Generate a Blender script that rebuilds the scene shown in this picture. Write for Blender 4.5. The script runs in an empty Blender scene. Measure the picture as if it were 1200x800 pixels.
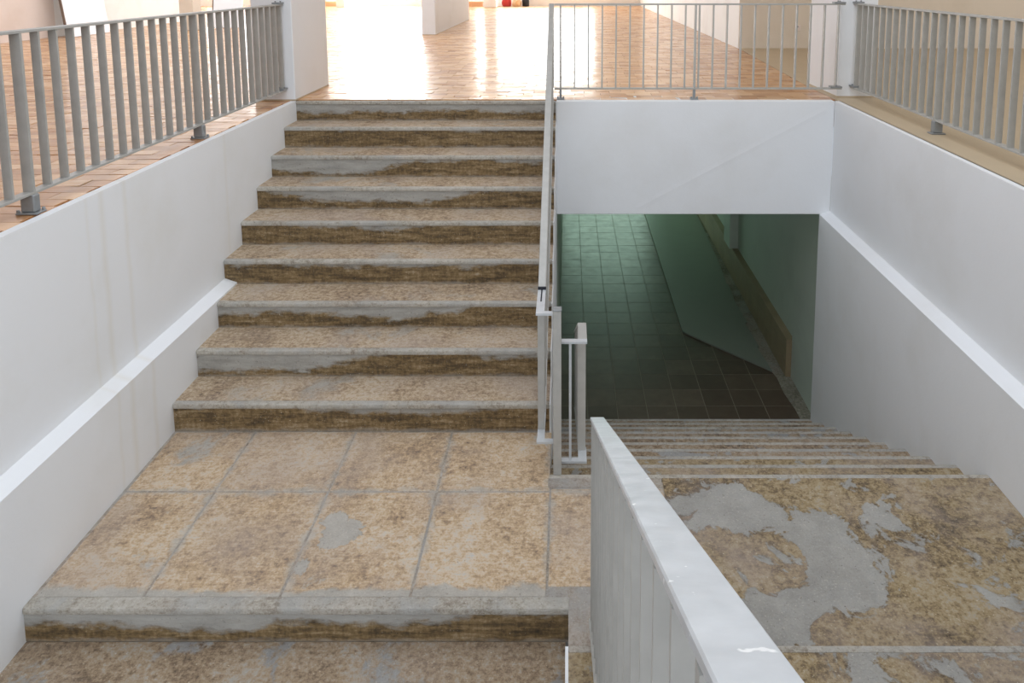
import bpy, bmesh, math, random
from mathutils import Vector, Matrix, Euler
random.seed(7)
scene = bpy.context.scene
COL = scene.collection

# ------------------------------------------------------------------ camera
F, PX0, PY0, PITCH, EYE = 866.91, 666.08, 78.07, 0.1232, 1.1127     # pixels of a 1200x800 frame
cam_data = bpy.data.cameras.new('camera')
cam = bpy.data.objects.new('camera', cam_data)
COL.objects.link(cam)
cam.location = (0, 0, EYE)
cam.rotation_euler = (math.pi / 2 - PITCH, 0, 0)
cam_data.sensor_width = 36.0
cam_data.lens = F / 1200 * 36
cam_data.shift_x = (600 - PX0) / 1200
cam_data.shift_y = (PY0 - 400) / 1200
cam_data.clip_start = 0.02
scene.camera = cam

# ------------------------------------------------------------------ world, light, exposure
world = bpy.data.worlds.new('world')
scene.world = world
world.use_nodes = True
bg = world.node_tree.nodes['Background']
bg.inputs['Color'].default_value = (0.80, 0.88, 1.0, 1)
bg.inputs['Strength'].default_value = 1.0
vs = scene.view_settings
vs.view_transform = 'Standard'
vs.look = 'None'
vs.exposure = 0.0
vs.gamma = 1.0
vs.use_curve_mapping = False


def area(name, loc, rot, sx, sy, power, col):
    d = bpy.data.lights.new(name, 'AREA')
    d.shape = 'RECTANGLE'
    d.size, d.size_y = sx, sy
    d.energy = power
    d.color = col
    o = bpy.data.objects.new(name, d)
    o.location = loc
    o.rotation_euler = rot
    COL.objects.link(o)
    return o


R90 = math.pi / 2
# daylight: the roof light over the stairwell and the windows of the far wall, the back wall and the passage
area('skylight_daylight', (0, 2.2, 3.55), (0, 0, 0), 5.0, 8.0, 115, (0.93, 0.96, 1.0))
area('hall_skylight_daylight', (-5.0, 13.0, 3.55), (0, 0, 0), 7.0, 10.0, 270, (0.97, 0.98, 1.0))
area('window_daylight_a', (-6.75, 27.05, 1.75), (-R90, 0, 0), 2.9, 2.7, 950, (0.95, 0.98, 1.0))
area('window_daylight_b', (-1.2, 27.05, 1.75), (-R90, 0, 0), 4.4, 2.7, 300, (1.0, 1.0, 0.95))
area('window_daylight_c', (-11.4, 27.05, 1.75), (-R90, 0, 0), 3.6, 2.7, 230, (0.97, 0.98, 1.0))
area('back_window_daylight', (0, -5.9, 1.9), (R90, 0, 0), 7.0, 2.4, 170, (0.93, 0.96, 1.0))
area('passage_window_daylight', (0.75, 14.95, -2.1), (-R90, 0, 0), 1.8, 1.8, 23, (0.60, 1.0, 0.80))
area('right_fill_light', (8.95, 6.0, 1.9), (0, R90, 0), 2.2, 7.0, 130, (0.98, 0.98, 1.0))  # added fill to brighten the beige wall; the outer wall has no window

# ------------------------------------------------------------------ dimensions (metres)
D, T, RISE = 6.4974, 0.30, 0.175
XL, XL2, XR, XR2 = -2.424, -2.339, 2.372, 2.276
LEDGE = -1.040
YN = 2.868                    # near edge of the landing, left half
YD, TD, RD = 3.7023, 0.3092, 0.1613
ZL = -9 * RISE                # landing
ZF = ZL - 10 * RD             # passage floor
XM = -0.112                    # side of the upper flight
XC = 0.0                      # cheek between the two near flights
YS = 2.505                    # far edge of the first near step on the right


# ------------------------------------------------------------------ helpers
def lin(c):
    return tuple(((v / 255) / 12.92 if v / 255 <= 0.04045 else ((v / 255 + 0.055) / 1.055) ** 2.4) for v in c) + (1,)


class MB:
    def __init__(self):
        self.v, self.f = [], []

    def box(self, x0, x1, y0, y1, z0, z1):
        b = len(self.v)
        self.v += [(x0, y0, z0), (x1, y0, z0), (x1, y1, z0), (x0, y1, z0), (x0, y0, z1), (x1, y0, z1), (x1, y1, z1), (x0, y1, z1)]
        self.f += [tuple(b + i for i in q) for q in ((3, 2, 1, 0), (4, 5, 6, 7), (0, 1, 5, 4), (1, 2, 6, 5), (2, 3, 7, 6), (3, 0, 4, 7))]
        return self

    def bar(self, a, c, wx, wz, up=(0, 0, 1)):
        """box of section wx * wz along the segment a-c"""
        a, c = Vector(a), Vector(c)
        d = (c - a).normalized()
        s = d.cross(Vector(up)).normalized()
        u = s.cross(d).normalized()
        b = len(self.v)
        for p in (a, c):
            for i, j in ((-1, -1), (1, -1), (1, 1), (-1, 1)):
                self.v.append(tuple(p + s * (i * wx / 2) + u * (j * wz / 2)))
        self.f += [tuple(b + i for i in q) for q in ((0, 1, 2, 3), (7, 6, 5, 4), (0, 4, 5, 1), (1, 5, 6, 2), (2, 6, 7, 3), (3, 7, 4, 0))]
        return self

    def prism(self, pts, axis, a, c):
        """polygon extruded along axis; pts are the other two coordinates in order"""
        b, n = len(self.v), len(pts)
        for w in (a, c):
            for p in pts:
                q = list(p)
                q.insert('xyz'.index(axis), w)
                self.v.append(tuple(q))
        self.f.append(tuple(b + i for i in range(n)))
        self.f.append(tuple(b + n + i for i in reversed(range(n))))
        for i in range(n):
            j = (i + 1) % n
            self.f.append((b + i, b + n + i, b + n + j, b + j))
        return self

    def cyl(self, c, r, z0, z1, n=12, r2=None):
        b = len(self.v)
        for z, rr in ((z0, r), (z1, r if r2 is None else r2)):
            for i in range(n):
                t = 2 * math.pi * i / n
                self.v.append((c[0] + rr * math.cos(t), c[1] + rr * math.sin(t), z))
        self.f.append(tuple(b + i for i in reversed(range(n))))
        self.f.append(tuple(b + n + i for i in range(n)))
        for i in range(n):
            j = (i + 1) % n
            self.f.append((b + i, b + j, b + n + j, b + n + i))
        return self

    def build(self, name, m, parent=None, origin=(0, 0, 0), bevel=0.0, seg=1):
        me = bpy.data.meshes.new(name)
        o0 = Vector(origin)
        me.from_pydata([tuple(Vector(p) - o0) for p in self.v], [], self.f)
        bm = bmesh.new()
        bm.from_mesh(me)
        bmesh.ops.recalc_face_normals(bm, faces=bm.faces)
        if bevel:
            bmesh.ops.bevel(bm, geom=list(bm.edges), offset=bevel, segments=seg, affect='EDGES', profile=0.6, clamp_overlap=True)
        bm.to_mesh(me)
        bm.free()
        me.materials.append(m)
        o = bpy.data.objects.new(name, me)
        COL.objects.link(o)
        if parent is not None:
            o.parent = parent
            pl = parent.matrix_local.translation if parent.parent is None else parent['_w']
            o.location = o0 - Vector(parent.get('_w', (0, 0, 0)))
        else:
            o.location = o0
        o['_w'] = tuple(o0)
        return o


def empty(name, loc=(0, 0, 0)):
    o = bpy.data.objects.new(name, None)
    o.empty_display_size = 0.2
    COL.objects.link(o)
    o.location = loc
    o['_w'] = tuple(loc)
    return o


def tag(o, label, cat, group=None):
    o['label'] = label
    o['category'] = cat
    if group:
        o['group'] = group
    return o


def struct(o, label=None, cat=None):
    o['kind'] = 'structure'
    if label:
        o['label'] = label
    if cat:
        o['category'] = cat
    return o


# ------------------------------------------------------------------ materials
class NT:
    def __init__(self, name, rough=0.8, metal=0.0, spec=0.5):
        self.m = bpy.data.materials.new(name)
        self.m.use_nodes = True
        self.t = self.m.node_tree
        self.b = self.t.nodes['Principled BSDF']
        self.b.inputs['Roughness'].default_value = rough
        self.b.inputs['Metallic'].default_value = metal
        self.b.inputs['Specular IOR Level'].default_value = spec

    def n(self, typ, **kw):
        x = self.t.nodes.new(typ)
        for k, v in kw.items():
            if k in x.inputs.keys() if isinstance(k, str) else False:
                x.inputs[k].default_value = v
            else:
                setattr(x, k, v)
        return x

    def l(self, a, b):
        self.t.links.new(a, b)

    def pos(self, scale=(1, 1, 1), obj=False, loc=(0, 0, 0)):
        if obj:
            src = self.n('ShaderNodeTexCoord').outputs['Object']
        else:
            src = self.n('ShaderNodeNewGeometry').outputs['Position']
        mp = self.n('ShaderNodeMapping')
        mp.inputs['Scale'].default_value = scale
        mp.inputs['Location'].default_value = loc
        self.l(src, mp.inputs['Vector'])
        return mp.outputs['Vector']

    def noise(self, vec, scale, detail=5, rough=0.6, dist=0.0):
        x = self.n('ShaderNodeTexNoise')
        x.inputs['Scale'].default_value = scale
        x.inputs['Detail'].default_value = detail
        x.inputs['Roughness'].default_value = rough
        x.inputs['Distortion'].default_value = dist
        self.l(vec, x.inputs['Vector'])
        return x.outputs['Fac']

    def ramp(self, fac, stops, interp='LINEAR'):
        x = self.n('ShaderNodeValToRGB')
        r = x.color_ramp
        r.interpolation = interp
        while len(r.elements) < len(stops):
            r.elements.new(0.5)
        for e, (p, c) in zip(r.elements, stops):
            e.position = p
            e.color = c if len(c) == 4 else lin(c)
        self.l(fac, x.inputs['Fac'])
        return x.outputs['Color']

    def mask(self, fac, a, b):
        x = self.n('ShaderNodeMapRange')
        x.inputs['From Min'].default_value = a
        x.inputs['From Max'].default_value = b
        self.l(fac, x.inputs['Value'])
        return x.outputs['Result']

    def mix(self, fac, a, b, mode='MIX'):
        x = self.n('ShaderNodeMix', data_type='RGBA', blend_type=mode)
        for s, v in ((x.inputs[0], fac), (x.inputs[6], a), (x.inputs[7], b)):
            if hasattr(v, 'is_linked'):
                self.l(v, s)
            elif isinstance(v, (int, float)):
                s.default_value = v
            else:
                s.default_value = v if len(v) == 4 else lin(v)
        return x.outputs[2]

    def math(self, op, a, b=0.0):
        x = self.n('ShaderNodeMath', operation=op)
        for s, v in ((x.inputs[0], a), (x.inputs[1], b)):
            if hasattr(v, 'is_linked'):
                self.l(v, s)
            else:
                s.default_value = v
        return x.outputs[0]

    def color(self, c):
        if hasattr(c, 'is_linked'):
            self.l(c, self.b.inputs['Base Color'])
        else:
            self.b.inputs['Base Color'].default_value = lin(c)

    def rough(self, c):
        self.l(c, self.b.inputs['Roughness'])

    def bump(self, h, strength=0.3, dist=0.01):
        x = self.n('ShaderNodeBump')
        x.inputs['Strength'].default_value = strength
        x.inputs['Distance'].default_value = dist
        self.l(h, x.inputs['Height'])
        self.l(x.outputs['Normal'], self.b.inputs['Normal'])


def m_plain(name, c, rough=0.7, metal=0.0, var=0.06):
    s = NT(name, rough, metal)
    v = s.pos()
    f = s.noise(v, 3.0, 4)
    s.color(s.mix(1.0, c, s.ramp(f, [(0.3, (1 - var,) * 3 + (1,)), (0.7, (1, 1, 1, 1))]), 'MULTIPLY'))
    return s.m


def m_plaster(name, c, stain=(214, 205, 188), streaks=()):
    s = NT(name, 0.62, 0, 0.35)
    v = s.pos()
    f = s.noise(v, 1.6, 5, 0.55)
    g = s.noise(v, 9.0, 4, 0.6)
    base = s.mix(s.mask(f, 0.50, 0.75), c, stain)
    base = s.mix(s.math('MULTIPLY', s.mask(g, 0.60, 0.78), 0.25), base, stain)
    if streaks:                         # rust-water runs down the wall, each at its own place along it
        sep = s.n('ShaderNodeSeparateXYZ')
        s.l(s.n('ShaderNodeNewGeometry').outputs['Position'], sep.inputs[0])
        wob = s.math('MULTIPLY', s.math('SUBTRACT', s.noise(s.pos((0.1, 0.1, 2.5)), 2.0, 2), 0.5), 0.05)
        yy = s.math('ADD', sep.outputs['Y'], wob)
        for y0, w, amt in streaks:
            d = s.math('ABSOLUTE', s.math('SUBTRACT', yy, y0))
            mk = s.math('MULTIPLY', s.mask(d, w, 0.0), amt)
            base = s.mix(mk, base, (205, 190, 150))
    s.color(base)
    s.bump(s.math('ADD', s.noise(v, 5, 3), s.math('MULTIPLY', s.noise(v, 60, 3), 0.25)), 0.25, 0.008)
    return s.m


def m_stone(name, stops, grey, amt, edge=0.035, seed=0.0, gscale=1.4, streak=0.35, rough=0.75, joints=(), smear_y=None, blobs=(), tint=0.45):
    """worn stair stone: warm body, crisp grey cement patches, cement smears along joints, grit"""
    s = NT(name, rough, 0, 0.4)
    raw = s.n('ShaderNodeNewGeometry').outputs['Position']
    v = s.pos(loc=(seed, seed * 0.7, seed * 0.3))
    low = s.noise(v, 2.8, 6, 0.62, 0.4)
    fine = s.noise(v, 34, 7, 0.75)
    lump = s.noise(v, 110, 3, 0.6)
    val = s.math('ADD', s.math('MULTIPLY', low, 0.75), s.math('MULTIPLY', fine, 1.25))
    val = s.math('ADD', val, s.math('MULTIPLY', lump, 0.35))
    st = s.noise(s.pos((7, 70, 25), loc=(seed, 0, 0)), 1.4, 4, 0.65)
    val = s.math('ADD', val, s.math('MULTIPLY', st, streak))
    mean = 0.5 * (0.75 + 1.25 + 0.35 + streak)
    val = s.math('ADD', s.math('SUBTRACT', val, mean), 0.5)
    body = s.ramp(val, stops)
    hue = s.noise(v, 1.9, 4, 0.6, 0.3)
    body = s.mix(s.math('MULTIPLY', s.mask(hue, 0.45, 0.65), tint), body, (178, 164, 154))
    n2 = s.noise(v, gscale, 8, 0.64, 0.5)
    wob = s.math('SUBTRACT', n2, 0.5)
    n2 = s.math('ADD', n2, s.math('MULTIPLY', s.math('SUBTRACT', fine, 0.5), 0.16))
    mk = s.mask(n2, amt, amt + edge)
    sep = s.n('ShaderNodeSeparateXYZ')
    s.l(raw, sep.inputs[0])
    jn = s.noise(v, 7, 5, 0.7)
    for ax, p in joints:
        d = s.math('ABSOLUTE', s.math('SUBTRACT', sep.outputs[ax], p))
        d = s.math('ADD', d, s.math('MULTIPLY', s.math('SUBTRACT', jn, 0.46), 0.17))
        mk = s.math('MAXIMUM', mk, s.math('MULTIPLY', s.mask(d, 0.038, 0.004), 0.75))
    if smear_y is not None:
        d = s.math('ADD', s.math('SUBTRACT', sep.outputs['Y'], smear_y), s.math('MULTIPLY', wob, 0.34))
        d = s.math('ADD', d, s.math('MULTIPLY', s.math('SUBTRACT', jn, 0.5), 0.06))
        mk = s.math('MAXIMUM', mk, s.mask(d, 0.015, -0.01))
    field = None
    for bx_, by_, br in blobs:                     # one field for all repairs, so that neighbours run together
        dv = s.n('ShaderNodeVectorMath', operation='DISTANCE')
        s.l(raw, dv.inputs[0])
        dv.inputs[1].default_value = (bx_, by_, ZL)
        q = s.math('MAXIMUM', s.math('SUBTRACT', 1.0, s.math('DIVIDE', dv.outputs['Value'], 2.0 * br)), 0.0)
        field = q if field is None else s.math('ADD', field, q)
    if field is not None:
        rag = s.noise(v, 5.5, 7, 0.68, 0.8)
        d = s.math('ADD', field, s.math('MULTIPLY', s.math('SUBTRACT', rag, 0.5), 2.0))
        d = s.math('ADD', d, s.math('MULTIPLY', s.math('SUBTRACT', fine, 0.5), 0.45))
        d = s.math('MULTIPLY', d, s.mask(field, 0.02, 0.2))
        mk = s.math('MAXIMUM', mk, s.mask(d, 0.46, 0.52))
    gcol = s.ramp(s.math('ADD', s.math('MULTIPLY', s.noise(v, 6, 5), 0.7), s.math('MULTIPLY', lump, 0.3)), [(0.35, tuple(int(x * 0.86) for x in grey)), (0.65, grey)])
    c = s.mix(s.math('MULTIPLY', mk, 0.9), body, gcol)
    c = s.mix(s.math('MULTIPLY', s.mask(lump, 0.66, 0.72), 0.7), c, (224, 216, 200))
    c = s.mix(s.math('MULTIPLY', s.mask(s.noise(v, 75, 4, 0.7), 0.36, 0.28), 0.8), c, (70, 60, 50))
    s.color(c)
    h = s.math('ADD', s.math('MULTIPLY', fine, 1.2), s.math('ADD', s.math('MULTIPLY', lump, 0.5), s.math('ADD', s.math('MULTIPLY', st, streak), s.math('MULTIPLY', mk, 0.25))))
    s.bump(h, 0.8, 0.010)
    return s.m


def m_riser(name, h):
    s = NT(name, 0.7, 0, 0.4)
    info = s.n('ShaderNodeObjectInfo')
    tc = s.n('ShaderNodeTexCoord')
    sep = s.n('ShaderNodeSeparateXYZ')
    s.l(tc.outputs['Object'], sep.inputs[0])
    off = s.n('ShaderNodeCombineXYZ')
    s.l(s.math('MULTIPLY', info.outputs['Random'], 90.0), off.inputs['Y'])
    add = s.n('ShaderNodeVectorMath', operation='ADD')
    s.l(tc.outputs['Object'], add.inputs[0])
    s.l(off.outputs[0], add.inputs[1])
    v = add.outputs[0]

    def sc(x, y, z):
        mp = s.n('ShaderNodeMapping')
        mp.inputs['Scale'].default_value = (x, y, z)
        s.l(v, mp.inputs['Vector'])
        return mp.outputs[0]
    def prop(nm):
        a = s.n('ShaderNodeAttribute')
        a.attribute_type = 'OBJECT'
        a.attribute_name = nm
        return a.outputs['Fac']
    body = s.math('ADD', s.noise(sc(3.0, 3, 22), 1.5, 7, 0.72, 0.3), s.math('MULTIPLY', s.math('SUBTRACT', s.noise(sc(45, 1, 5), 1.0, 5), 0.5), 0.28))
    body = s.math('ADD', body, s.math('MULTIPLY', s.math('SUBTRACT', s.noise(sc(1, 1, 1), 50, 5, 0.7), 0.5), 0.5))
    bc = s.ramp(body, [(0.24, (54, 46, 38)), (0.42, (96, 79, 54)), (0.55, (128, 106, 72)), (0.66, (152, 132, 102)), (0.82, (180, 170, 152))])
    frac = s.math('DIVIDE', sep.outputs['Z'], h)
    lo = s.noise(sc(1.3, 1, 0.5), 1.0, 4, 0.55, 0.2)
    ed = s.noise(sc(9, 1, 22), 1.0, 5, 0.65)
    g1 = s.math('SUBTRACT', 1.0, s.math('DIVIDE', s.math('ABSOLUTE', s.math('SUBTRACT', sep.outputs['X'], prop('patch_x'))), prop('patch_w')))
    g1 = s.math('MULTIPLY', s.math('MINIMUM', s.math('MAXIMUM', s.math('MULTIPLY', g1, 2.0), 0.0), 1.0), prop('patch_a'))
    k = s.math('ADD', s.math('ADD', frac, g1), s.math('ADD', s.math('MULTIPLY', s.math('SUBTRACT', lo, 0.5), 1.5), s.math('MULTIPLY', s.math('SUBTRACT', ed, 0.5), 0.9)))
    mk = s.mask(k, 0.90, 1.10)
    g = s.ramp(s.noise(sc(2, 1, 10), 2.0, 6, 0.65), [(0.3, (146, 145, 140)), (0.7, (182, 181, 176))])
    c = s.mix(s.math('MULTIPLY', mk, 0.88), bc, g)
    foot = s.math('MULTIPLY', s.mask(s.math('ADD', frac, s.math('MULTIPLY', s.math('SUBTRACT', ed, 0.5), 0.5)), 0.12, 0.0), 0.55)
    c = s.mix(foot, c, (160, 154, 144))
    grit = s.noise(sc(1, 1, 1), 120, 3)
    c = s.mix(s.math('MULTIPLY', s.mask(grit, 0.66, 0.72), 0.7), c, (214, 206, 188))
    c = s.mix(s.math('MULTIPLY', s.mask(s.noise(sc(1, 1, 1), 60, 4, 0.7), 0.38, 0.28), 0.8), c, (52, 44, 36))
    s.color(c)
    s.bump(s.math('ADD', s.noise(sc(1, 1, 1), 45, 4), s.math('MULTIPLY', mk, 0.8)), 0.5, 0.006)
    return s.m


def m_metal(name, c, rough=0.42, metal=0.55, dabs=False):
    s = NT(name, rough, metal)
    v = s.pos()
    f = s.noise(v, 14, 5, 0.6)
    col = s.mix(1.0, c, s.ramp(f, [(0.3, (0.86, 0.86, 0.86, 1)), (0.7, (1, 1, 1, 1))]), 'MULTIPLY')
    if dabs:                            # paint dabs on the hand rail
        col = s.mix(s.mask(s.noise(v, 48, 3, 0.55, 0.4), 0.68, 0.73), col, (240, 242, 242))
        s.rough(s.ramp(s.noise(v, 18, 4), [(0.3, (0.30,) * 3 + (1,)), (0.7, (0.52,) * 3 + (1,))]))
    s.color(col)
    s.bump(s.noise(v, 90, 3), 0.08, 0.002)
    return s.m


def m_brick(name, use_attr):
    s = NT(name, 0.3, 0, 0.5)
    if use_attr:
        a = s.n('ShaderNodeAttribute')
        a.attribute_name = 'tone'
        fac = a.outputs['Fac']
    else:
        fac = s.n('ShaderNodeObjectInfo').outputs['Random']
    v = s.pos()
    n = s.noise(s.pos((6, 20, 6)), 1.4, 5, 0.6)
    f = s.math('ADD', s.math('MULTIPLY', fac, 0.55), s.math('MULTIPLY', n, 0.45))
    c = s.ramp(f, [(0.15, (164, 116, 76)), (0.40, (196, 145, 98)), (0.62, (212, 166, 118)), (0.85, (224, 188, 148))])
    s.color(c)
    s.rough(s.ramp(s.noise(v, 7, 3), [(0.3, (0.28,) * 3 + (1,)), (0.7, (0.46,) * 3 + (1,))]))
    s.b.inputs['Coat Weight'].default_value = 0.4
    s.b.inputs['Coat Roughness'].default_value = 0.12
    s.bump(s.noise(v, 16, 3), 0.12, 0.004)
    return s.m


def m_tile(name):
    s = NT(name, 0.3, 0, 0.5)
    fac = s.n('ShaderNodeObjectInfo').outputs['Random']
    v = s.pos()
    n = s.noise(v, 5, 6, 0.65)
    f = s.math('ADD', s.math('MULTIPLY', fac, 0.35), s.math('MULTIPLY', n, 0.65))
    c = s.ramp(f, [(0.25, (78, 64, 53)), (0.55, (92, 77, 64)), (0.8, (108, 93, 79))])
    c = s.mix(s.math('MULTIPLY', s.mask(s.noise(v, 2.2, 7, 0.7), 0.60, 0.75), 0.25), c, (140, 134, 118))
    s.color(c)
    s.rough(s.ramp(s.noise(v, 9, 4), [(0.3, (0.28,) * 3 + (1,)), (0.7, (0.42,) * 3 + (1,))]))
    s.bump(s.noise(v, 20, 3), 0.05, 0.002)
    return s.m


M = {}
M['white'] = m_plaster('white_plaster', (236, 238, 240), (230, 231, 231))
M['white_left'] = m_plaster('white_plaster_stained', (236, 238, 240), (230, 231, 230),
                            streaks=((3.72, 0.035, 0.16), (3.60, 0.02, 0.10), (3.92, 0.03, 0.14), (5.1, 0.03, 0.1)))
M['wall_hall'] = m_plaster('hall_plaster', (240, 238, 234), (232, 228, 222))
M['beige'] = m_plaster('beige_plaster', (226, 215, 199), (218, 206, 188))
M['pinkbeige'] = m_plaster('pinkish_plaster', (232, 218, 208), (224, 208, 196))
M['tan_floor'] = m_plain('tan_screed', (194, 176, 148), 0.5)
M['ceil'] = m_plain('ceiling_paint', (238, 237, 234), 0.8)
TAN = [(0.18, (106, 90, 76)), (0.37, (158, 136, 111)), (0.50, (187, 165, 137)), (0.64, (204, 187, 164)), (0.85, (192, 186, 178))]
LAND = [(0.18, (122, 106, 94)), (0.36, (173, 148, 120)), (0.50, (202, 175, 141)), (0.64, (215, 197, 173)), (0.82, (203, 198, 191))]
OLIVE = [(0.26, (84, 72, 56)), (0.42, (130, 112, 86)), (0.54, (162, 142, 106)), (0.68, (178, 162, 134)), (0.85, (160, 156, 148))]
GREYB = [(0.20, (88, 75, 62)), (0.38, (138, 118, 96)), (0.52, (168, 147, 120)), (0.66, (174, 164, 150)), (0.85, (166, 164, 160))]
JOINTS = (('X', -1.855), ('X', -1.26), ('X', -0.69), ('X', -0.095), ('Y', 3.58))
M['tread'] = m_stone('worn_tread', TAN, (190, 184, 174), 0.57, 0.10, 3.0, 1.8)
M['slab'] = m_stone('worn_landing', LAND, (196, 192, 184), 0.63, 0.05, 11.0, 1.5, joints=JOINTS, smear_y=YN + 0.10, blobs=((-1.17, 3.37, 0.055), (-1.06, 3.32, 0.06), (-1.14, 3.24, 0.05), (-1.24, 3.08, 0.05)))
M['slab_r'] = m_stone('worn_landing_olive', OLIVE, (178, 177, 172), 0.585, 0.03, 21.0, 4.0, streak=0.2,
                      blobs=((0.70, 3.47, 0.17), (0.92, 3.46, 0.11), (1.18, 3.34, 0.12), (1.30, 3.12, 0.15), (1.22, 2.96, 0.11), (0.92, 2.82, 0.13), (0.68, 2.80, 0.12), (1.55, 3.40, 0.09)), tint=0.5)
M['tread_low'] = m_stone('worn_tread_grey', GREYB, (172, 172, 170), 0.57, 0.05, 31.0, 2.6, streak=0.2, tint=0.2)
M['mortar'] = m_stone('cement_mortar', [(0.3, (130, 120, 108)), (0.5, (170, 160, 146)), (0.7, (188, 182, 174))], (180, 176, 170), 0.5, 0.1, 5.0, 2.0, streak=0.0)
M['nosing'] = m_stone('cement_nosing', [(0.25, (140, 130, 116)), (0.5, (184, 178, 166)), (0.75, (202, 198, 190))], (190, 188, 182), 0.48, 0.12, 8.0, 2.5, streak=0.2, tint=0.2)
M['riser'] = m_riser('worn_riser', RISE - 0.03)
M['steel'] = m_metal('grey_steel', (182, 181, 176), 0.45, 0.12)
M['steel_light'] = m_metal('light_steel_rail', (204, 208, 211), 0.4, 0.2, dabs=True)
M['steel_foot'] = m_metal('galvanised_foot', (150, 153, 154), 0.5, 0.3)
M['brick'] = m_brick('glazed_floor_brick', False)
M['brick_far'] = m_brick('glazed_floor_brick_field', True)
M['joint'] = m_plain('brick_joint', (150, 112, 80), 0.8)
M['tile'] = m_tile('dark_floor_tile')
M['grout'] = m_plain('tile_grout', (140, 132, 116), 0.85)
M['green'] = m_plaster('pale_green_plaster', (206, 216, 204), (196, 206, 194))
M['screed'] = m_plain('green_grey_screed', (132, 138, 126), 0.5)
M['rough_conc'] = m_stone('rough_concrete', [(0.3, (110, 104, 90)), (0.55, (150, 144, 128)), (0.8, (176, 172, 160))], (168, 166, 156), 0.55, 0.05, 41.0, 3.0, streak=0.0)
M['curb_tile'] = m_plain('tan_curb_tile', (168, 150, 120), 0.5, var=0.2)
M['board'] = m_plain('white_board', (240, 241, 243), 0.5)
M['board_edge'] = m_plain('board_edge', (120, 104, 92), 0.7)
M['glass'] = m_plain('window_frame_paint', (225, 225, 222), 0.4)
M['dark'] = m_plain('black_cloth', (34, 36, 44), 0.8)
M['red'] = m_plain('red_cloth', (190, 62, 58), 0.85)
M['tancloth'] = m_plain('tan_cloth', (226, 190, 150), 0.85)
M['wood'] = m_plain('tan_wood', (206, 160, 120), 0.5)

# ------------------------------------------------------------------ setting: floors
floor = MB().prism([(-14, -6), (XL - 0.05, -6), (XL - 0.05, D + 0.08), (2.62, D + 0.08), (2.62, 27), (-14, 27)], 'z', -0.25, -0.012).build('floor', M['joint'])
struct(floor, 'glazed orange-brown brick floor of the upper hall', 'floor')

# bricks of the hall floor: the largest in view one by one, the rest as one field
BL, BW = 0.24, 0.115


def project(p):
    c, s = math.cos(PITCH), math.sin(PITCH)
    z1 = p[2] - EYE
    zc = p[1] * c - z1 * s
    if zc < 0.1:
        return None
    return PX0 + F * p[0] / zc, PY0 + F * (-z1 * c - p[1] * s) / zc, zc




def x_limits(y):
    lo = -14.0 if y > 18.6 else -9.3
    if y < 6.53:
        return lo, XL - 0.052
    if y > 11.28:
        return lo, 2.6
    return lo, 2.404 if y < 7.5 else 2.42 + (y - 7.5) / 3.78 * 0.18


cells = []
j = 0
yy = D - 39 * BW + 0.085
while yy < 26.72:
    lo, hi = x_limits(yy)
    xx = -14 + (0.5 * BL if j % 2 else 0.0) + random.uniform(-0.02, 0.02)
    while xx < 2.6:
        a, e = max(xx, lo), min(xx + BL, hi)
        if e - a > 0.03:
            cx, cy = (a + e) / 2, yy + BW / 2
            q = project((cx, cy, 0))
            if q and -60 < q[0] < 1000:
                vis = -5 < q[0] < 980 and q[1] > 0
                cells.append((q[2] if vis else 99, cx, cy, random.random(), (e - a) / BL))
        xx += BL
    yy += BW
    j += 1
cells.sort()
me = None
fv, ff, ftone = [], [], []
for i, (dist, cx, cy, tone, wf) in enumerate(cells):
    tx, ty, dz = random.gauss(0, 0.011), random.gauss(0, 0.009), random.uniform(-0.001, 0.001)
    g = 0.0016
    if i < 300:
        if me is None:
            b = MB().box(-BL / 2 + g, BL / 2 - g, -BW / 2 + g, BW / 2 - g, -0.03, 0)
            o = b.build('floor_brick', M['brick'], floor, bevel=0.0012)
            me = o.data
        else:
            o = bpy.data.objects.new('floor_brick', me)
            COL.objects.link(o)
            o.parent = floor
        o.location = (cx, cy, dz)
        o.rotation_euler = (tx, ty, 0)
        o.scale = (wf, 1, 1)
    else:
        b0 = len(fv)
        for sx, sy in ((-1, -1), (1, -1), (1, 1), (-1, 1)):
            px, py = sx * (BL * wf / 2 - g), sy * (BW / 2 - g)
            fv.append((cx + px, cy + py, dz + py * tx - px * ty))
        for k in range(4):
            x, y, z = fv[b0 + k]
            fv.append((x, y, -0.03))
        ff.append((b0, b0 + 1, b0 + 2, b0 + 3))
        for k in range(4):
            k2 = (k + 1) % 4
            ff.append((b0 + k2, b0 + k, b0 + 4 + k, b0 + 4 + k2))
        ftone += [tone] * 8
fm = bpy.data.meshes.new('floor_brick_field')
fm.from_pydata(fv, [], ff)
at = fm.attributes.new('tone', 'FLOAT', 'POINT')
at.data.foreach_set('value', ftone)
fm.materials.append(M['brick_far'])
fo = bpy.data.objects.new('floor_brick_field', fm)
COL.objects.link(fo)
fo.parent = floor
fo['kind'] = 'stuff'

fr = MB().prism([(XR + 0.04, -6), (9, -6), (9, 11.3), (2.62, 11.3), (2.42, 7.5), (2.405, D + 0.085), (XR + 0.04, D + 0.085)], 'z', -0.25, 0.0).build('floor_right', M['tan_floor'])
struct(fr, 'tan screed floor behind the right railing', 'floor')

# ------------------------------------------------------------------ setting: stairwell walls
def well_wall(name, s, xu, xl, m):
    xo = xu + s * 0.05
    pts = [(xu, 0.0), (xu, LEDGE + 0.03), (xl, LEDGE), (xl, ZF - 0.1), (xo + s * 0.1, ZF - 0.1), (xo + s * 0.1, -0.25), (xo, -0.25), (xo, 0.0)]
    o = MB().prism([(p[0], p[1]) for p in pts], 'y', -6, D).build(name, m, bevel=0.0)
    return struct(o)


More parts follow.
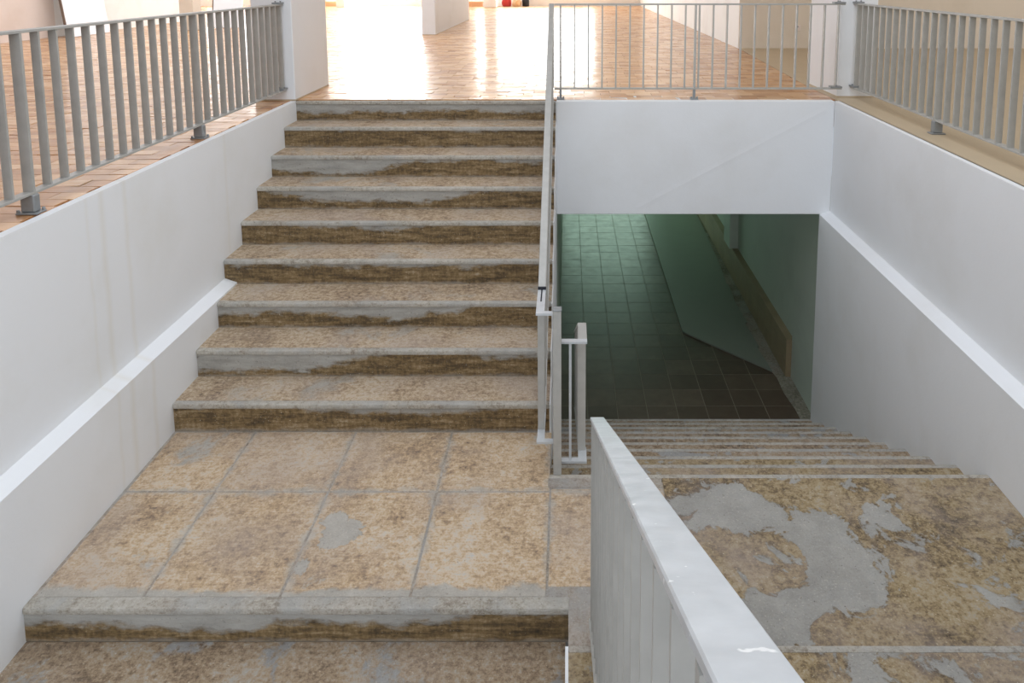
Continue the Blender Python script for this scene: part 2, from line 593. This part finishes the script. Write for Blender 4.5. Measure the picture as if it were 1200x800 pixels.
struct(well_wall('wall_left', -1, XL, XL2, M['white_left']), 'long white plastered stairwell wall with a ledge and faint rust runs', 'wall')
struct(well_wall('wall_right', 1, XR, XR2, M['white']), 'white plastered stairwell wall with a ledge beside the descending steps', 'wall')
beam = MB().box(XM + 0.006, XR, D, D + 0.30, LEDGE, -0.002).build('wall_beam', M['white'], bevel=0.004)
struct(beam, 'white beam face above the opening to the lower passage', 'wall')

rg = MB()
a, e = Vector((0.62, D, -0.985)), Vector((2.30, D, -0.075))
w = (e - a).normalized().cross(Vector((0, 1, 0))) * 0.035
rg.v = [tuple(q) for q in (a - w, a + w, e + w, e - w, a + Vector((0, -0.0018, 0)), e + Vector((0, -0.0018, 0)))]
rg.f = [(0, 4, 5, 3), (1, 2, 5, 4), (0, 1, 4), (3, 5, 2), (0, 3, 2, 1)]
rg.build('plaster_ridge', M['white'], beam)

# passage below
struct(MB().box(XM - 0.15, XM + 0.006, D + 0.02, 15, ZF - 0.1, LEDGE).build('wall_passage_left', M['green']), 'pale green wall of the lower passage under the upper stairs', 'wall')
pr = MB().box(2.395, 2.65, D, 7.5, ZF - 0.1, LEDGE).build('wall_passage_right', M['green'])
MB().box(2.42, 2.65, 7.5, 15, ZF - 0.1, LEDGE).build('wall_section', M['green'], pr)
MB().box(2.30, 2.42, 10.17, 10.55, ZF + 0.42, LEDGE).build('pilaster', M['green'], pr)
struct(pr, 'pale green passage wall with a pilaster above a tan curb', 'wall')
struct(MB().box(XM - 0.15, 2.65, D + 0.3, 15.2, LEDGE, LEDGE + 0.15).build('ceiling_passage', M['green']), 'ceiling of the lower passage', 'ceiling')
we = MB().box(XM - 0.15, -0.15, 15.0, 15.2, ZF - 0.1, LEDGE).box(1.65, 2.65, 15.0, 15.2, ZF - 0.1, LEDGE).box(-0.15, 1.65, 15.0, 15.2, ZF - 0.1, -3.02).box(-0.15, 1.65, 15.0, 15.2, -1.2, LEDGE).build('wall_passage_end', M['green'])
struct(we, 'end wall of the lower passage with a window', 'wall')
fl = MB().box(XM - 0.15, 2.65, D - 0.25, 15.2, ZF - 0.15, ZF - 0.0015).build('floor_lower', M['grout'])
struct(fl, 'dark brown square tile floor of the lower passage', 'floor')
TS, TX0, TY0 = 0.2965, 0.191, 6.967
tm = None
for r in range(-1, 27):
    for c in range(-1, 7):
        x0, y0 = TX0 + c * TS, TY0 + r * TS
        if x0 > 1.36 and y0 + 0.5 * TS > 8.50 - (x0 - 1.38) * 1.06 + 0.45:
            continue                                     # under the screed
        if tm is None:
            o = MB().box(0.003, TS - 0.003, 0.003, TS - 0.003, -0.01, 0).build('floor_tile', M['tile'], fl, bevel=0.0006)
            tm = o.data
        else:
            o = bpy.data.objects.new('floor_tile', tm)
            COL.objects.link(o)
            o.parent = fl
        o.location = (x0, y0, ZF + random.uniform(-0.0006, 0.0006))
        o.rotation_euler = (random.gauss(0, 0.0008), random.gauss(0, 0.0008), 0)
jag = [(2.225, 7.60), (2.19, 8.1), (2.215, 8.15), (2.19, 8.7), (2.225, 8.75), (2.20, 9.3), (2.235, 9.8), (2.215, 9.9), (2.26, 10.6), (2.30, 12), (2.34, 15)]
sc_ = MB().prism([(1.383, 15), (1.383, 8.50)] + jag, 'z', ZF - 0.006, ZF + 0.018).build('screed_panel', M['screed'])
tag(sc_, 'smooth green-grey screed panel with a slanted front edge on the passage floor', 'floor panel')
rc = MB().prism([(2.42, 15), (2.42, 7.5), (2.395, 7.5), (2.395, 6.5), (2.27, 6.5), (2.265, 6.9), (2.235, 7.2), (2.245, 7.5)] + jag, 'z', ZF - 0.007, ZF + 0.004).build('concrete_strip', M['rough_conc'])
tag(rc, 'rough ragged concrete strip between dark tiles and passage wall', 'concrete strip')
cu = empty('tiled_curb', (2.37, 7.5, ZF))
tag(cu, 'low tan tiled curb running along the green passage wall', 'curb')
MB().box(2.345, 2.419, 7.505, 14.95, ZF + 0.005, ZF + 0.425).build('curb_core', M['curb_tile'], cu)
for i in range(12):
    for k in range(3):
        y0 = 7.502 + i * 0.6 + (0.0 if k % 2 == 0 else 0.0)
        MB().box(2.337, 2.345, y0 + 0.003, y0 + 0.597, ZF + 0.010 + k * 0.14, ZF + 0.146 + k * 0.14).build('curb_tile', M['curb_tile'], cu)

# ------------------------------------------------------------------ setting: the hall
def pane_wall(name, x0, x1, y0, y1, z0, z1, wins, m, label):
    """wall in the XZ plane with window holes [(xa, xb, za, zb)]"""
    b = MB()
    xs = x0
    for xa, xb, za, zb in sorted(wins):
        b.box(xs, xa, y0, y1, z0, z1)
        b.box(xa, xb, y0, y1, z0, za)
        b.box(xa, xb, y0, y1, zb, z1)
        xs = xb
    b.box(xs, x1, y0, y1, z0, z1)
    return struct(b.build(name, m), label, 'wall')


WINS = [(-13.2, -9.6, 0.4, 3.1), (-8.2, -5.3, 0.4, 3.1), (-3.4, 1.0, 0.4, 3.1)]
pane_wall('wall_far', -14, 2.6, 26.85, 27.0, 0, 3.6, WINS, M['wall_hall'], 'far white wall of the hall with large bright windows')
for i, (xa, xb, za, zb) in enumerate(WINS):
    b = MB()
    for x in (xa + 0.03, xb - 0.03):
        b.box(x - 0.03, x + 0.03, 26.88, 26.96, za, zb)
    n = int((xb - xa) / 1.4) + 1
    for k in range(1, n):
        x = xa + (xb - xa) * k / n
        b.box(x - 0.02, x + 0.02, 26.89, 26.95, za + 0.06, zb - 0.06)
    b.box(xa + 0.06, xb - 0.06, 26.88, 26.96, za, za + 0.06).box(xa + 0.06, xb - 0.06, 26.88, 26.96, zb - 0.06, zb)
    struct(b.build('window_%d' % (i + 1), M['glass']), 'bright window in the far hall wall', 'window')
struct(MB().box(2.6, 2.75, 11.28, 27, 0, 3.6).build('wall_hall_right', M['wall_hall']), 'white wall along the right side of the brick floor', 'wall')
struct(MB().box(2.75, 9, 11.28, 11.45, 0, 3.6).box(2.6, 2.75, 11.27, 11.28, 0, 3.6).build('wall_beige', M['beige']), 'beige wall behind the right railing', 'wall')
struct(MB().box(9, 9.2, -6, 11.45, 0, 3.6).build('wall_right_outer', M['beige']), 'outer beige wall on the right', 'wall')
struct(MB().box(-9.5, -9.3, -6, 13.4, 0, 3.6).build('wall_hall_left', M['pinkbeige']), 'pinkish beige side wall of the hall behind the left railing', 'wall')
struct(MB().box(-9.5, -9.3, 13.4, 18.6, 0, 3.6).box(-14, -9.5, 18.4, 18.6, 0, 3.6).build('wall_hall_left_white', M['wall_hall']), 'white side wall behind the leaning boards', 'wall')
struct(MB().box(-14.2, -14, 18.4, 27, 0, 3.6).build('wall_hall_outer', M['wall_hall']), 'outer left wall of the far hall', 'wall')
pane_wall('wall_back', -9.5, 9.2, -6.2, -6.0, ZF, 3.6, [(-3.5, 3.5, 0.7, 3.1)], M['wall_hall'], 'white wall across the near end of the hall')
b = MB()
b.box(-14.2, 9.2, 6.3, 8.0, 3.6, 3.8).box(-14.2, -8.5, 8, 18, 3.6, 3.8).box(-1.5, 9.2, 8, 18, 3.6, 3.8).box(-14.2, 9.2, 18, 27, 3.6, 3.8)
b.box(-14.2, -2.5, -6.2, 6.3, 3.6, 3.8).box(2.5, 9.2, -6.2, 6.3, 3.6, 3.8).box(-2.5, 2.5, -6.2, -1.8, 3.6, 3.8)
struct(b.build('ceiling', M['ceil']), 'white ceiling with two roof lights', 'ceiling')


def pillar(x0, x1, y0, y1, label, m='white'):
    e = empty('pillar', ((x0 + x1) / 2, (y0 + y1) / 2, 0))
    MB().box(x0, x1, y0, y1, 0, 3.6).build('shaft', M[m], e, origin=((x0 + x1) / 2, (y0 + y1) / 2, 0), bevel=0.006)
    MB().box(x0 - 0.004, x1 + 0.004, y0 - 0.004, y1 + 0.004, 0.0, 0.012).build('base_joint', M['tan_floor'], e)
    return tag(e, label, 'pillar')


pillar(-2.795, -2.436, 6.515, 7.44, 'white plastered pillar where the left railing ends at the stair head')
pillar(2.462, 2.80, 6.70, 7.52, 'white pillar in the corner between the back railing and the right railing')
pillar(-2.735, -2.48, 13.80, 18.5, 'deep white pillar standing alone on the glossy brick floor')
pillar(-7.81, -7.53, 14.87, 15.2, 'slim beige pillar seen through the left railing', 'beige')
pillar(-8.05, -7.75, 25.70, 26.0, 'small far pillar beside a low tan bench at the window wall')
pillar(-2.92, -2.50, 25.58, 26.6, 'small far pillar beside the heap of red and tan cloth')

# ------------------------------------------------------------------ staircases
def nosing_tread(parent, x0, x1, ya, yb, zt, sgn, mt, last=False, nw=0.032):
    """tread from nosing edge ya to yb (sgn +1: tread runs away from the camera), top at zt"""
    n0, n1 = ya - sgn * 0.012, ya + sgn * nw
    MB().box(x0, x1, min(n0, n1), max(n0, n1), zt - 0.030, zt).build('nosing', M['nosing'], parent, bevel=0.009, seg=2)
    if not last:
        MB().box(x0, x1, min(n1, yb), max(n1, yb), zt - 0.05, zt - 0.002).build('tread', M[mt], parent)


# where the grey cement repairs sit on each riser: distance from the left wall, half width, how far down
PATCH = [(1.2, 3.0, 0.42), (2.2, 0.5, -0.1), (0.45, 0.75, 0.75), (0.95, 0.8, 0.6), (1.6, 0.6, -0.2), (0.4, 0.5, 0.1), (0.5, 1.4, 0.45), (0.25, 0.9, 0.75), (1.4, 0.7, 0.3)]
up = empty('staircase', (-1.26, 5.3, ZL))
tag(up, 'worn brown stone staircase rising from the landing to the brick-floored hall', 'staircase')
for k in range(9):
    yk, zk = D - k * T, -k * RISE
    xl = XL if k < 6 else XL2
    rs = MB().box(xl, XM, yk, yk + 0.06, zk - RISE - 0.03, zk - 0.030).build('riser', M['riser'], up, origin=(xl, yk, zk - RISE))
    for nm, val in zip(('patch_x', 'patch_w', 'patch_a'), PATCH[k]):
        rs[nm] = float(val)
    nosing_tread(up, xl, XM, yk, yk + T, zk, 1, 'tread', k == 0)
prof = [(YD + 0.02, ZF + 0.001), (D, ZF + 0.001), (D, -0.004)]
for k in range(9):
    yk, zk = D - k * T, -k * RISE
    prof += [(yk - 0.012, zk - 0.004), (yk - 0.012, zk - RISE - 0.004)]
prof += [(YD + 0.02, ZL - 0.004)]
clean = [prof[0]]
for q in prof[1:]:
    if q != clean[-1]:
        clean.append(q)
MB().prism(clean, 'x', XM, XM + 0.006).build('side_plaster', M['white'], up)

ld = empty('stair_landing', (-0.03, 3.3, ZL))
tag(ld, 'worn stair landing of large ochre slabs with grey mortar joints', 'landing')
MB().prism([(XL2, YN), (XC, YN), (XC, YS), (XR2, YS), (XR2, YD - 0.0515), (XM, YD - 0.0515), (XM, D - 8 * T + 0.001), (XL2, D - 8 * T + 0.001)], 'z', ZL - 0.20, ZL - 0.004).build('mortar_bed', M['mortar'], ld)
lr = MB().box(XL2, XC, YN - 0.006, YN + 0.0, ZL - 0.164, ZL - 0.032).build('riser', M['riser'], ld, origin=(XL2, YN, ZL - 0.164))
lr['patch_x'], lr['patch_w'], lr['patch_a'] = 1.0, 1.6, 0.45
MB().box(XL2, XC + 0.005, YN - 0.014, YN + 0.05, ZL - 0.032, ZL).build('nosing', M['nosing'], ld, bevel=0.009, seg=2)
cols = [XL2 + 0.01, -1.855, -1.26, -0.69, -0.095]
rows = [(YN + 0.046, 3.58), (3.58, D - 8 * T - 0.005)]
g = 0.004
for i in range(4):
    for ya, yb in rows:
        MB().box(cols[i] + g, cols[i + 1] - g, ya + g, yb - g, ZL - 0.02, ZL - random.uniform(0.0, 0.002)).build('slab', M['slab'], ld, bevel=0.004)
MB().box(-0.095 + g, 0.50, YN + 0.10 + g, 3.60, ZL - 0.02, ZL - 0.001).build('slab', M['slab'], ld, bevel=0.004)
MB().box(0.0 + 0.004, 0.50, YS + 0.01, YN + 0.10, ZL - 0.02, ZL).build('slab', M['mortar'], ld)
MB().box(XM + g, 0.50, 3.612, YD - 0.0205, ZL - 0.02, ZL - 0.001).build('slab', M['mortar'], ld)
MB().box(0.503, XR2 - 0.002, YS + 0.01, YD - 0.0205, ZL - 0.02, ZL - 0.0005).build('slab', M['slab_r'], ld)['label'] = 'olive brown slab with large grey cement patches'

dn = empty('staircase', (1.1, 5.0, ZF))
tag(dn, 'flight of worn steps descending from the landing into the green passage', 'staircase')
for k in range(0, 10):
    zt, ye = ZL - k * RD, YD + k * TD
    nosing_tread(dn, XM + 0.007, XR2, ye, ye - TD, zt, -1, 'tread_low' if k > 2 else 'slab_r', k == 0, 0.02)
    rs = MB().box(XM + 0.007, XR2, ye - 0.05, ye, zt - RD, zt - 0.030).build('riser', M['riser'], dn, origin=(XM, ye, zt - RD))

nr = empty('staircase', (1.1, 1.5, ZL))
tag(nr, 'near flight of steps climbing from the landing beside the foreground railing', 'staircase')
for k in range(7):
    zt, ye = ZL + 0.165 * (k + 1), YS - 0.315 * k
    nosing_tread(nr, XC, XR2, ye, ye - 0.315, zt, -1, 'slab_r', False, 0.018)
    MB().box(XC, XR2, ye - 0.05, ye, zt - 0.165, zt - 0.030).build('riser', M['riser'], nr, origin=(XC, ye, zt - 0.165))
prof = [(YS, ZL - 0.6), (YS, ZL + 0.16)]
for k in range(7):
    zt, ye = ZL + 0.165 * (k + 1), YS - 0.315 * k
    prof += [(ye + 0.01, zt - 0.004), (ye - 0.305, zt - 0.004)]
prof += [(YS - 2.195, ZL - 0.6)]
MB().prism(prof, 'x', XC - 0.012, XC).build('side_plaster', M['white'], nr)

nl = empty('staircase', (-1.2, 2.3, ZL - 0.5))
tag(nl, 'near flight of worn grey-brown steps going down from the landing along the left wall', 'staircase')
for k in range(4):
    zt, ye = ZL - 0.164 * (k + 1), YN - 0.30 * (k + 1)
    nosing_tread(nl, XL2, XC - 0.013, ye, ye + 0.294, zt, 1, 'tread_low')
    MB().box(XL2, XC - 0.013, ye, ye + 0.05, zt - 0.164, zt - 0.030).build('riser', M['riser'], nl, origin=(XL2, ye, zt - 0.164))

# ------------------------------------------------------------------ railings
ZT, ZB = 0.862, 0.105          # top and bottom flat of every railing above what it stands on
SP = 0.1238


def post_foot(parent_post, x, y, w, dirx):
    """galvanised sleeve on a bolted plate"""
    s = MB().box(x - 0.034, x + 0.034, y - 0.022, y + 0.022, 0.0085, ZB - 0.012).build('foot_sleeve', M['steel_foot'], parent_post, bevel=0.006)
    MB().box(x - 0.050, x + 0.050, y - 0.036, y + 0.036, 0.001, 0.009).build('foot_plate', M['steel_foot'], parent_post, bevel=0.002)
    for sx, sy in ((-1, -1), (1, 1)):
        MB().cyl((x + sx * 0.041, y + sy * 0.027), 0.008, 0.009, 0.022, 6).build('foot_bolt', M['steel_foot'], parent_post)


def straight_rail(label, along, c, a, e, posts, first, brackets):
    """railing of flat bars along x or y at offset c, from a to e"""
    root = empty('guard_railing', ((a + e) / 2, c, 0) if along == 'x' else (c, (a + e) / 2, 0))
    tag(root, label, 'railing')

    def bx(p0, p1, q, z0, z1):
        return MB().box(p0, p1, c - q, c + q, z0, z1) if along == 'x' else MB().box(c - q, c + q, p0, p1, z0, z1)
    bx(a, e, 0.025, ZT - 0.014, ZT).build('top_rail', M['steel'], root, bevel=0.0015)
    bx(a, e, 0.024, ZB - 0.013, ZB).build('bottom_rail', M['steel'], root, bevel=0.0015)
    n0 = math.ceil((a - first) / SP + 0.1)
    n1 = math.floor((e - first) / SP - 0.1)
    for i in range(n0, n1 + 1):
        p = first + i * SP
        if any(abs(p - q) < 0.03 for q in posts):
            continue
        bx(p - 0.0055, p + 0.0055, 0.020, ZB, ZT - 0.010).build('baluster', M['steel'], root)
    for q in posts:
        po = bx(q - 0.0075, q + 0.0075, 0.0245, ZB, ZT - 0.010).build('post', M['steel'], root)
        if along == 'x':
            s = MB().box(q - 0.010, q + 0.010, c - 0.024, c + 0.024, 0.009, ZB - 0.010).build('foot_sleeve', M['steel_foot'], po, bevel=0.003)
            MB().box(q - 0.034, q + 0.034, c - 0.034, c + 0.034, 0.001, 0.012).build('foot_plate', M['steel_foot'], po, bevel=0.002)
            for sx in (-1, 1):
                MB().cyl((q + sx * 0.026, c - 0.02), 0.007, 0.012, 0.026, 6).build('foot_bolt', M['steel_foot'], po)
        else:
            post_foot(po, c, q, 0.03, 1)
    for p, dp in brackets:
        for zz in (ZT, ZB):
            o = bx(min(p, p + dp), max(p, p + dp), 0.034, zz + 0.0005, zz + 0.014).build('wall_bracket', M['steel_foot'], root)
            for q in (-0.022, 0.022):
                ctr = (p + dp * 0.5, c + q) if along == 'x' else (c + q, p + dp * 0.5)
                MB().cyl(ctr, 0.007, zz + 0.014, zz + 0.026, 6).build('bracket_bolt', M['steel_foot'], o)
    return root


straight_rail('grey flat-bar railing on the left edge of the stairwell', 'y', -2.53, 1.2, 6.512, (1.765, 3.374, 4.983), 4.983, ((6.51, -0.10),))
straight_rail('grey flat-bar railing on the tan floor along the right edge of the stairwell', 'y', 2.60, 1.2, 6.698, (1.91, 3.52, 5.129), 5.129, ((6.696, -0.10),))
straight_rail('grey flat-bar railing on the edge above the passage opening', 'x', 6.60, -0.1265, 2.46, (-0.07, 1.134), 1.134 - 10 * SP + 0.035, ((2.458, -0.10),))

# hand railing of the upper flight: flat section at the newel, then rising with the steps
hr = empty('stair_railing', (-0.055, 3.73, ZL))
tag(hr, 'grey handrail with newel post climbing the right side of the upper staircase', 'railing')
XH = -0.150
zt0 = -0.660
ys0, ye0, sl = 4.10, 6.60, 0.0
zs1 = ZT - 0.01
sl = (zs1 - zt0 - 0.02) / (ye0 - 4.02)
MB().box(-0.0815, -0.0375, 3.705, 3.749, ZL, -0.645).build('newel_post', M['steel'], hr, bevel=0.002)
MB().box(-0.0835, -0.0355, 3.703, 3.751, -0.645, -0.636).build('newel_cap', M['steel_foot'], hr, bevel=0.002)
MB().box(XH - 0.0225, -0.0825, 3.715, 3.745, zt0 - 0.012, zt0).build('top_bracket', M['steel_light'], hr)
MB().box(XH - 0.0225, -0.0825, 3.722, 3.752, -1.405, -1.393).build('bottom_bracket', M['steel_light'], hr)
MB().box(XH - 0.0225, XH + 0.0225, 3.746, 4.03, zt0 - 0.012, zt0).build('top_rail', M['steel_light'], hr)
top = MB().bar((XH, 4.02, zt0 - 0.012), (XH, ye0, zs1), 0.045, 0.028)
top.build('top_rail', M['steel'], hr, bevel=0.003)
MB().box(XH - 0.023, XH + 0.023, 4.012, 4.03, zt0 - 0.03, zt0 + 0.012).build('joint_sleeve', M['dark'], hr)
ins = MB().box(XH - 0.004, XH + 0.004, 3.86, 4.01, zt0 + 0.0002, zt0 + 0.0012).build('slot', M['dark'], hr)
MB().bar((XH, 4.03, -1.40), (XH, 6.49, -1.40 + 2.46 * sl), 0.04, 0.012).build('bottom_rail', M['steel'], hr)
MB().box(XH - 0.02, XH + 0.02, 3.752, 4.035, -1.405, -1.393).build('bottom_rail', M['steel_light'], hr)
MB().box(XH - 0.0185, XH + 0.0185, 3.835, 3.85, -1.393, zt0 - 0.012).build('end_post', M['steel'], hr)
i = 1
while 3.845 + i * 0.155 < 6.5:
    y = 3.845 + i * 0.155
    s = max(0.0, y - 4.03) * sl
    MB().box(XH - 0.018, XH + 0.018, y - 0.004, y + 0.004, -1.393 + s, zt0 - 0.02 + s).build('baluster', M['steel'], hr)
    i += 1
MB().box(XH - 0.02, XH + 0.02, 6.585, 6.60, 0.105, zs1 - 0.01).build('head_post', M['steel'], hr)

# railing of the descending flight
dr = empty('stair_railing', (0.075, 3.78, ZL))
tag(dr, 'short grey railing beside the newel post going down to the passage', 'railing')
XD = 0.074
zd = -0.842
sd = RD / TD
MB().box(-0.0370, XD + 0.027, 3.762, 3.796, zd - 0.012, zd).build('top_bracket', M['steel_light'], dr)
MB().box(-0.0370, XD + 0.027, 3.765, 3.799, -1.551, -1.537).build('bottom_bracket', M['steel_light'], dr)
MB().box(XD - 0.022, XD + 0.027, 3.796, 3.985, zd - 0.014, zd).build('top_rail', M['steel'], dr, bevel=0.002)
MB().bar((XD, 3.975, zd - 0.008), (XD, 6.45, zd - 0.008 - 2.475 * sd), 0.045, 0.014).build('top_rail', M['steel'], dr)
MB().box(XD - 0.022, XD + 0.022, 3.862, 3.878, -1.537, zd - 0.012).build('end_post', M['steel'], dr)
MB().box(0.003, 0.017, 3.776, 3.786, -1.537, zd - 0.012).build('baluster', M['steel_light'], dr)
MB().box(XD - 0.020, XD + 0.027, 3.799, 3.89, -1.551, -1.537).build('bottom_rail', M['steel_light'], dr)
MB().bar((XD, 3.88, -1.545), (XD, 6.45, -1.545 - 2.57 * sd), 0.04, 0.012).build('bottom_rail', M['steel'], dr)
for i in range(1, 17):
    y = 3.78 + i * 0.155
    s = max(0.0, y - 3.975) * sd
    s2 = max(0.0, y - 3.88) * sd
    MB().box(XD - 0.018, XD + 0.018, y - 0.004, y + 0.004, -1.54 - s2, zd - 0.014 - s).build('baluster', M['steel'], dr)

# foreground railing rising towards the near end
fg = empty('stair_railing', (0.1125, 2.70, ZL))
tag(fg, 'light grey foreground railing with paint-dabbed flat top beside the near steps', 'railing')
XF, YE, SF, HZ = 0.1125, 2.70, 0.564, -0.605


def fz(y):
    return HZ + SF * (YE - y)


MB().bar((XF, YE + 0.005, HZ - 0.006), (XF, -0.9, fz(-0.9) - 0.006), 0.054, 0.012).build('top_rail', M['steel_light'], fg, bevel=0.002)
MB().bar((XF - 0.008, YE, HZ - 0.876), (XF - 0.008, -0.9, fz(-0.9) - 0.876), 0.044, 0.012).build('bottom_rail', M['steel'], fg)
i = 0
while YE - 0.012 - i * 0.124 > -0.9:
    y = YE - 0.012 - i * 0.124
    post = i % 9 == 0
    w = 0.008 if post else 0.005
    o = MB().box(XF - 0.0235, XF + 0.0165, y - w, y + w, fz(y) - 0.872 - (0.0 if not post else 0.0), fz(y) - 0.020).build('post' if post else 'baluster', M['steel'], fg)
    if post and i > 0:
        zb = fz(y) - 0.88
        MB().box(XF - 0.025, XF + 0.015, y - 0.012, y + 0.012, zb - 0.12, zb).build('foot_sleeve', M['steel_foot'], o)
    i += 1
MB().box(XF - 0.02, XF + 0.012, 2.60, 2.64, ZL + 0.001, ZL + 0.155).build('foot_sleeve', M['steel_foot'], fg)

# ------------------------------------------------------------------ things in the hall
def board(p0, p1, lean, h, thick, label):
    """flat board standing on edge p0-p1 and leaning by vector lean at its top"""
    e = empty('leaning_board', ((p0[0] + p1[0]) / 2, (p0[1] + p1[1]) / 2, 0))
    a, b_ = Vector((p0[0], p0[1], 0.002)), Vector((p1[0], p1[1], 0.002))
    u = Vector((lean[0], lean[1], h))
    nrm = (b_ - a).cross(u).normalized() * thick
    m = MB()
    m.v = [tuple(q) for q in (a, b_, b_ + u, a + u, a + nrm, b_ + nrm, b_ + u + nrm, a + u + nrm)]
    m.f = [(0, 1, 2, 3), (7, 6, 5, 4), (0, 4, 5, 1), (1, 5, 6, 2), (2, 6, 7, 3), (3, 7, 4, 0)]
    m.build('panel', M['board'], e)
    c = MB()
    c.bar(a - (b_ - a).normalized() * 0.012 + nrm / 2, a + u - (b_ - a).normalized() * 0.012 + nrm / 2, 0.022, thick + 0.008, up=nrm.normalized())
    c.build('edge_strip', M['board_edge'], e)
    return tag(e, label, 'board')


board((-8.93, 13.15), (-9.0, 14.45), (-0.28, 0.0), 2.2, 0.03, 'large white board leaning on the pinkish left wall')
board((-7.50, 15.6), (-6.95, 15.75), (-0.10, 0.5), 1.6, 0.03, 'white board propped beside the slim beige pillar')

sk = empty('wall_socket', (3.50, 11.28, 0.31))
tag(sk, 'small square wall socket with a dark hole on the beige wall', 'socket')
MB().box(3.455, 3.545, 11.266, 11.279, 0.265, 0.355).build('plate', M['pinkbeige'], sk, bevel=0.003)
MB().box(3.478, 3.502, 11.263, 11.2655, 0.318, 0.342).build('hole', M['dark'], sk)


def bench(x0, x1, y0, label):
    e = empty('low_bench', ((x0 + x1) / 2, y0, 0))
    MB().box(x0, x1, y0, y0 + 0.3, 0.11, 0.17).build('top', M['wood'], e, bevel=0.004)
    MB().box(x0, x1, y0 + 0.004, y0 + 0.03, 0.0, 0.11).build('front_panel', M['wood'], e)
    return tag(e, label, 'bench')


bench(-8.78, -8.10, 26.45, 'low tan wooden bench left of the far pillar by the bright window')
bench(-3.60, -3.05, 26.4, 'low tan wooden bench between the deep pillar and the far pillar')


def lump(name, c, r, m, label, cat, seed, parts=None):
    rnd = random.Random(seed)
    bm = bmesh.new()
    bmesh.ops.create_icosphere(bm, subdivisions=3, radius=1.0)
    ph = [(rnd.uniform(1, 4), rnd.uniform(0, 6), rnd.uniform(1, 4), rnd.uniform(0, 6)) for _ in range(4)]
    for v in bm.verts:
        d = 1 + 0.10 * sum(math.sin(a * v.co.x * 2 + b_) * math.sin(c_ * v.co.y * 2 + v.co.z * 3 + d_) for a, b_, c_, d_ in ph)
        v.co = Vector((v.co.x * r[0] * d, v.co.y * r[1] * d, max(v.co.z * d, -0.55) * r[2] + 0.55 * r[2]))
    me_ = bpy.data.meshes.new(name)
    bm.to_mesh(me_)
    bm.free()
    me_.materials.append(m)
    for p in me_.polygons:
        p.use_smooth = True
    o = bpy.data.objects.new(name, me_)
    COL.objects.link(o)
    o.location = c
    return tag(o, label, cat)


lump('cloth_heap', (-2.20, 26.5, 0.002), (0.16, 0.16, 0.22), M['red'], 'crumpled red cloth heap on the floor by the far pillar', 'cloth', 1)
lump('cloth_heap', (-1.83, 26.42, 0.002), (0.15, 0.15, 0.20), M['tancloth'], 'crumpled tan cloth heap between the red cloth and black bag', 'cloth', 2)
bag = lump('bag', (-1.53, 26.55, 0.002), (0.12, 0.14, 0.25), M['dark'], 'black bag standing by the far wall beside tan cloth', 'bag', 3)
MB().bar((-1.59, 26.55, 0.36), (-1.53, 26.55, 0.45), 0.02, 0.015, up=(0, 1, 0)).bar((-1.53, 26.55, 0.45), (-1.47, 26.55, 0.36), 0.02, 0.015, up=(0, 1, 0)).build('handle', M['dark'], bag, origin=(-1.53, 26.55, 0.002)).location = (0, 0, 0)

for o in bpy.data.objects:
    if '_w' in o:
        del o['_w']
